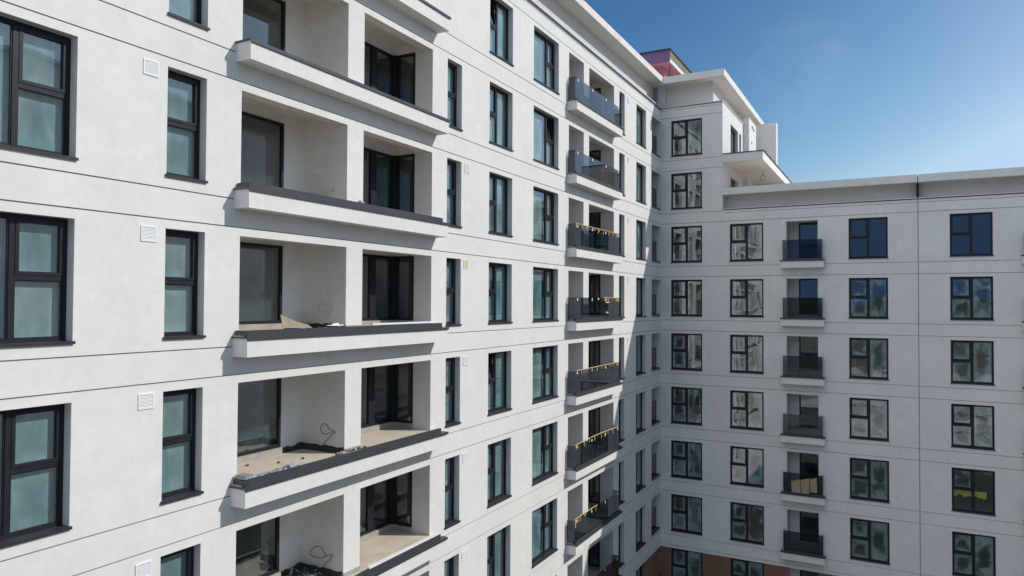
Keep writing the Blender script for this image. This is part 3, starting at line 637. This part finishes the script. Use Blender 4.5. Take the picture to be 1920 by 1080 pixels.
# two seated people behind a window (skin figures)
def person(x, y, z, face, shirt, trousers, hair, label):
    root = empty('person', (x, y, z)); tag(root, label, 'person', 'people sitting behind a shaded window')
    sk = surf('skin_' + shirt, (.42, .26, .19), (.38, .23, .17), 6, .6)
    cm = surf('cloth_' + shirt, *{'red': ((.55, .05, .09), (.42, .04, .07)), 'black': ((.02, .02, .022), (.03, .03, .03))}[shirt], 8, .9)
    tm = surf('trousers_' + shirt, (.03, .035, .05), (.045, .05, .06), 8, .9); hm = surf('hair_' + shirt, (.02, .015, .012), (.04, .03, .02), 30, .7)
    def skin(name, verts, edges, radii, mat):
        me = bpy.data.meshes.new(name); me.from_pydata([(v[0] * face, v[1], v[2]) for v in verts], edges, []); o = bpy.data.objects.new(name, me); C.objects.link(o); o.parent = root
        o.modifiers.new('skin', 'SKIN'); me.skin_vertices[0].data[0].use_root = True
        for i, r in enumerate(radii): me.skin_vertices[0].data[i].radius = (r, r)
        s = o.modifiers.new('sub', 'SUBSURF'); s.levels = s.render_levels = 2; me.materials.append(mat); return o
    # facing +x (times face); seated, pelvis .42 m above the floor
    V = [(0, 0, .46), (.02, 0, .62), (.05, 0, .80), (.07, 0, .92), (.09, 0, .985), (.11, 0, 1.04), (.13, 0, 1.12), (.125, 0, 1.2)]
    R_ = [.15, .13, .145, .10, .055, .06, .095, .085]; Ed = [(i, i + 1) for i in range(7)]
    body = skin('torso', V[:5], Ed[:4], R_[:5], cm)
    head = skin('head', [(.10, 0, .98), (.115, 0, 1.06), (.125, 0, 1.13), (.12, 0, 1.20), (.21, 0, 1.10), (.225, 0, 1.085)], [(0, 1), (1, 2), (2, 3), (2, 4), (4, 5)], [.05, .075, .095, .075, .02, .012], sk)
    skin('hair', [(.05, 0, 1.12), (.09, 0, 1.22), (.15, 0, 1.24)], [(0, 1), (1, 2)], [.07, .08, .05], hm)
    for s in (-1, 1):
        skin('sleeve', [(.06, s * .13, .90), (.08, s * .21, .86), (.12, s * .25, .68), (.28, s * .20, .62)], [(0, 1), (1, 2), (2, 3)], [.06, .062, .05, .042], cm)
        skin('hand', [(.28, s * .20, .62), (.36, s * .17, .625), (.42, s * .15, .62), (.415, s * .17, .61), (.41, s * .135, .615), (.36, s * .13, .645), (.45, s * .15, .60), (.44, s * .18, .59)], [(0, 1), (1, 2), (1, 3), (1, 4), (1, 5), (2, 6), (3, 7)], [.032, .035, .012, .012, .011, .012, .010, .010], sk)
        skin('trouser_leg', [(0, s * .09, .44), (.22, s * .11, .47), (.42, s * .12, .46), (.44, s * .12, .25), (.43, s * .12, .07)], [(0, 1), (1, 2), (2, 3), (3, 4)], [.11, .095, .075, .06, .05], tm)
        skin('shoe', [(.41, s * .12, .04), (.50, s * .12, .035), (.58, s * .125, .03)], [(0, 1), (1, 2)], [.045, .042, .032], hm)
    st = MB(); st.box(TW, -.2, .2, .30, .34, -.19, .19)
    for sx in (-.17, .17):
        for sy in (-.16, .16): st.box(TW, sx - .02, sx + .02, 0, .30, sy - .02, sy + .02)
    o = st.build('stool', M['card']); o.location = (x, y, z); tag(o, 'low stool under the person in ' + ('dark red' if shirt == 'red' else 'black'), 'stool')
ZF = 2.22 - 6
person(9.83, Y0 + .62, ZF, 1, 'red', 'dark', 'dark', 'person in a dark red hooded top sitting behind the window')
person(10.62, Y0 + .66, ZF, -1, 'black', 'dark', 'dark', 'person in black sitting opposite the one in red behind the window')
# block closing the court on the far right (seen in the reflections of the left windows)
ob = empty('apartment_building', (38, 34, GROUND)); tag(ob, 'grey block across the court, mirrored in the left wing windows', 'building')
def TO(a, z, d): return (38 - d, -a, z)
def omat(a, z):
    q = (a + 60) % 3.4; h = (z - ZB) % 3.0
    return (0, 0.)
oh = []
b = None
o = facade('wall', TO, (-60, -8), (GROUND, 15.9), [], [(ZB - .02 + 3 * k, .012) for k in range(-6, 5)] + [(ZT + .02 + 3 * k, .012) for k in range(-6, 4)], [(-60 + 3.4 * k + e, .012) for k in range(16) for e in (1.0, 2.7)], .2, [M['plaster'], M['pane_dark'], M['plaster']], omat, ob)
o.matrix_parent_inverse = Matrix.Translation(-Vector(ob.location))
b = MB(); b.box(TW, 38.3, 50, GROUND, 15.8, 8.2, 60); b.box(TW, 37.6, 50.4, 15.9, 16.2, 7.6, 60.4); o = b.build('roof', M['grey_plaster'], ob); o.matrix_parent_inverse = Matrix.Translation(-Vector(ob.location))
# ================================================================ ground and hills
b = MB(); b.quad([(-3000, -3000, GROUND), (3000, -3000, GROUND), (3000, 3000, GROUND), (-3000, 3000, GROUND)])
tag(b.build('ground', M['dirt']), 'bare building site ground below the court', 'ground', kind='structure')
b = MB(); b.quad([(-900, -125, GROUND + .004), (900, -125, GROUND + .004), (900, -14, GROUND + .004), (-900, -14, GROUND + .004)])
tag(b.build('yard', M['yard']), 'pale gravel yard beyond the court', 'yard', kind='structure')
b = MB(); n = 120; rows = 5
def hp(i, j):
    a = 2 * math.pi * i / n; r = 420 + j * 130; h = (0, 12, 24, 34, 22)[j] * (.55 + .9 * abs(mnoise.noise(Vector((math.cos(a) * 3, math.sin(a) * 3, j * .3)))) + .25 * mnoise.noise(Vector((math.cos(a) * 14, math.sin(a) * 14, j))))
    return (r * math.cos(a), r * math.sin(a), GROUND - .5 + h)
for i in range(n):
    for j in range(rows - 1): b.quad([hp(i, j), hp(i + 1, j), hp(i + 1, j + 1), hp(i, j + 1)])
tag(b.build('hills', M['hill'], None, True), 'low green hills round the site', 'hills', kind='structure')
# ================================================================ light, sky, camera
S = Vector((1, .53, .85)); el = math.asin(S.z / S.length); az = math.atan2(S.x, S.y)
sun = bpy.data.lights.new('sun', 'SUN'); sun.energy = 3.15; sun.angle = math.radians(.5); sun.color = (1, .965, .915)
so = bpy.data.objects.new('sun', sun); C.objects.link(so); so.rotation_euler = S.to_track_quat('Z', 'Y').to_euler(); so.location = (40, 20, 60)
w = bpy.data.worlds.new('World'); sc.world = w; w.use_nodes = True; nt = w.node_tree; bg = nt.nodes['Background']
sky = nt.nodes.new('ShaderNodeTexSky'); sky.sky_type = 'NISHITA'; sky.sun_disc = False; sky.sun_elevation = el; sky.sun_rotation = az
sky.altitude = 100; sky.air_density = .7; sky.dust_density = 2.0; sky.ozone_density = 1.0
sep = N(nt, 'SeparateColor', {0: sky.outputs[0]}); comb = nt.nodes.new('ShaderNodeCombineColor')
for ch, (e, k) in enumerate(((2.4, 8.16), (1.82, 3.66), (1.5, 2.13))):     # grade of the sky: deeper away from the sun, paler towards it
    v = MATH(nt, 'MULTIPLY', MATH(nt, 'POWER', MATH(nt, 'MULTIPLY', sep.outputs[ch], .1), e), k * 10)
    nt.links.new(MATH(nt, 'MAXIMUM', MATH(nt, 'MINIMUM', v, (4.9, 6.8, 9.1)[ch]), (.60, 1.7, 3.5)[ch]), comb.inputs[ch])
dirn = N(nt, 'NewGeometry').outputs['Incoming']; dv = N(nt, 'VectorMath', {0: dirn, 'Scale': -1.0}, operation='SCALE').outputs[0]
SU = S.normalized()
def dotc(v): return N(nt, 'VectorMath', {0: dv, 1: tuple(v)}, operation='DOT_PRODUCT').outputs['Value']
def sstep(x, a, b): return N(nt, 'MapRange', {'Value': x, 'From Min': a, 'From Max': b}, interpolation_type='SMOOTHSTEP').outputs[0]
zz = dotc((0, 0, 1))
away = MIXC(nt, sstep(zz, 0.0, .6), (.85, 1.8, 3.7), (.75, 1.9, 3.9))                       # sky opposite the sun
col = MIXC(nt, sstep(dotc(SU), -.2, .25), away, comb.outputs[0])
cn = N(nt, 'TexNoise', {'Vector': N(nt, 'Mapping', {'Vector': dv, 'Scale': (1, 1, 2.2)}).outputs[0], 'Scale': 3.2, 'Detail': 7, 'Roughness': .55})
cl = MATH(nt, 'MULTIPLY', sstep(dotc(Vector((-.50, -.68, .66)).normalized()), .50, .78), sstep(cn.outputs[0], .28, .50))   # invented bright cloud bank behind the camera, added to fill the shaded right wing
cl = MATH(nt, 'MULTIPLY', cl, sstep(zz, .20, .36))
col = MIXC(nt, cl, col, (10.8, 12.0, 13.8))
ci = N(nt, 'TexNoise', {'Vector': N(nt, 'Mapping', {'Vector': dv, 'Rotation': (0, .5, .4), 'Scale': (5, 3, 7)}).outputs[0], 'Scale': 1.6, 'Detail': 8, 'Roughness': .6, 'Distortion': .8})
wm = MATH(nt, 'MULTIPLY', MATH(nt, 'MULTIPLY', sstep(dotc(Vector((-.103, .951, .292)).normalized()), .9970, .9998), sstep(ci.outputs[0], .25, .80)), .10)
col = MIXC(nt, wm, col, (8.0, 8.4, 8.8))
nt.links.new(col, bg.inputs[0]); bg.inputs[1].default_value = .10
cam = bpy.data.cameras.new('camera'); co = bpy.data.objects.new('camera', cam); C.objects.link(co); sc.camera = co
cam.sensor_width = 36; cam.lens = 1340.26 * 36 / 1920; cam.clip_end = 6000; cam.clip_start = .1
yaw, pit, rol = map(math.radians, (28.35346638543764, 1.1948502540908403, .2863467915370885))
fw = Vector((-math.sin(yaw) * math.cos(pit), math.cos(yaw) * math.cos(pit), math.sin(pit))); r = fw.cross(Vector((0, 0, 1))).normalized(); u = r.cross(fw)
r, u = r * math.cos(rol) + u * math.sin(rol), -r * math.sin(rol) + u * math.cos(rol)
co.matrix_world = Matrix(((r.x, u.x, -fw.x, 11.8448), (r.y, u.y, -fw.y, 0), (r.z, u.z, -fw.z, 0), (0, 0, 0, 1)))
sc.view_settings.view_transform = 'Standard'; sc.view_settings.look = 'None'; sc.view_settings.exposure = 0; sc.view_settings.gamma = 1
sc.render.engine = 'CYCLES'; sc.cycles.use_denoising = True; sc.cycles.max_bounces = 8; sc.cycles.transparent_max_bounces = 16; sc.cycles.diffuse_bounces = 4; sc.cycles.glossy_bounces = 4
sc.cycles.sample_clamp_indirect = 8; sc.cycles.caustics_reflective = False; sc.cycles.caustics_refractive = False
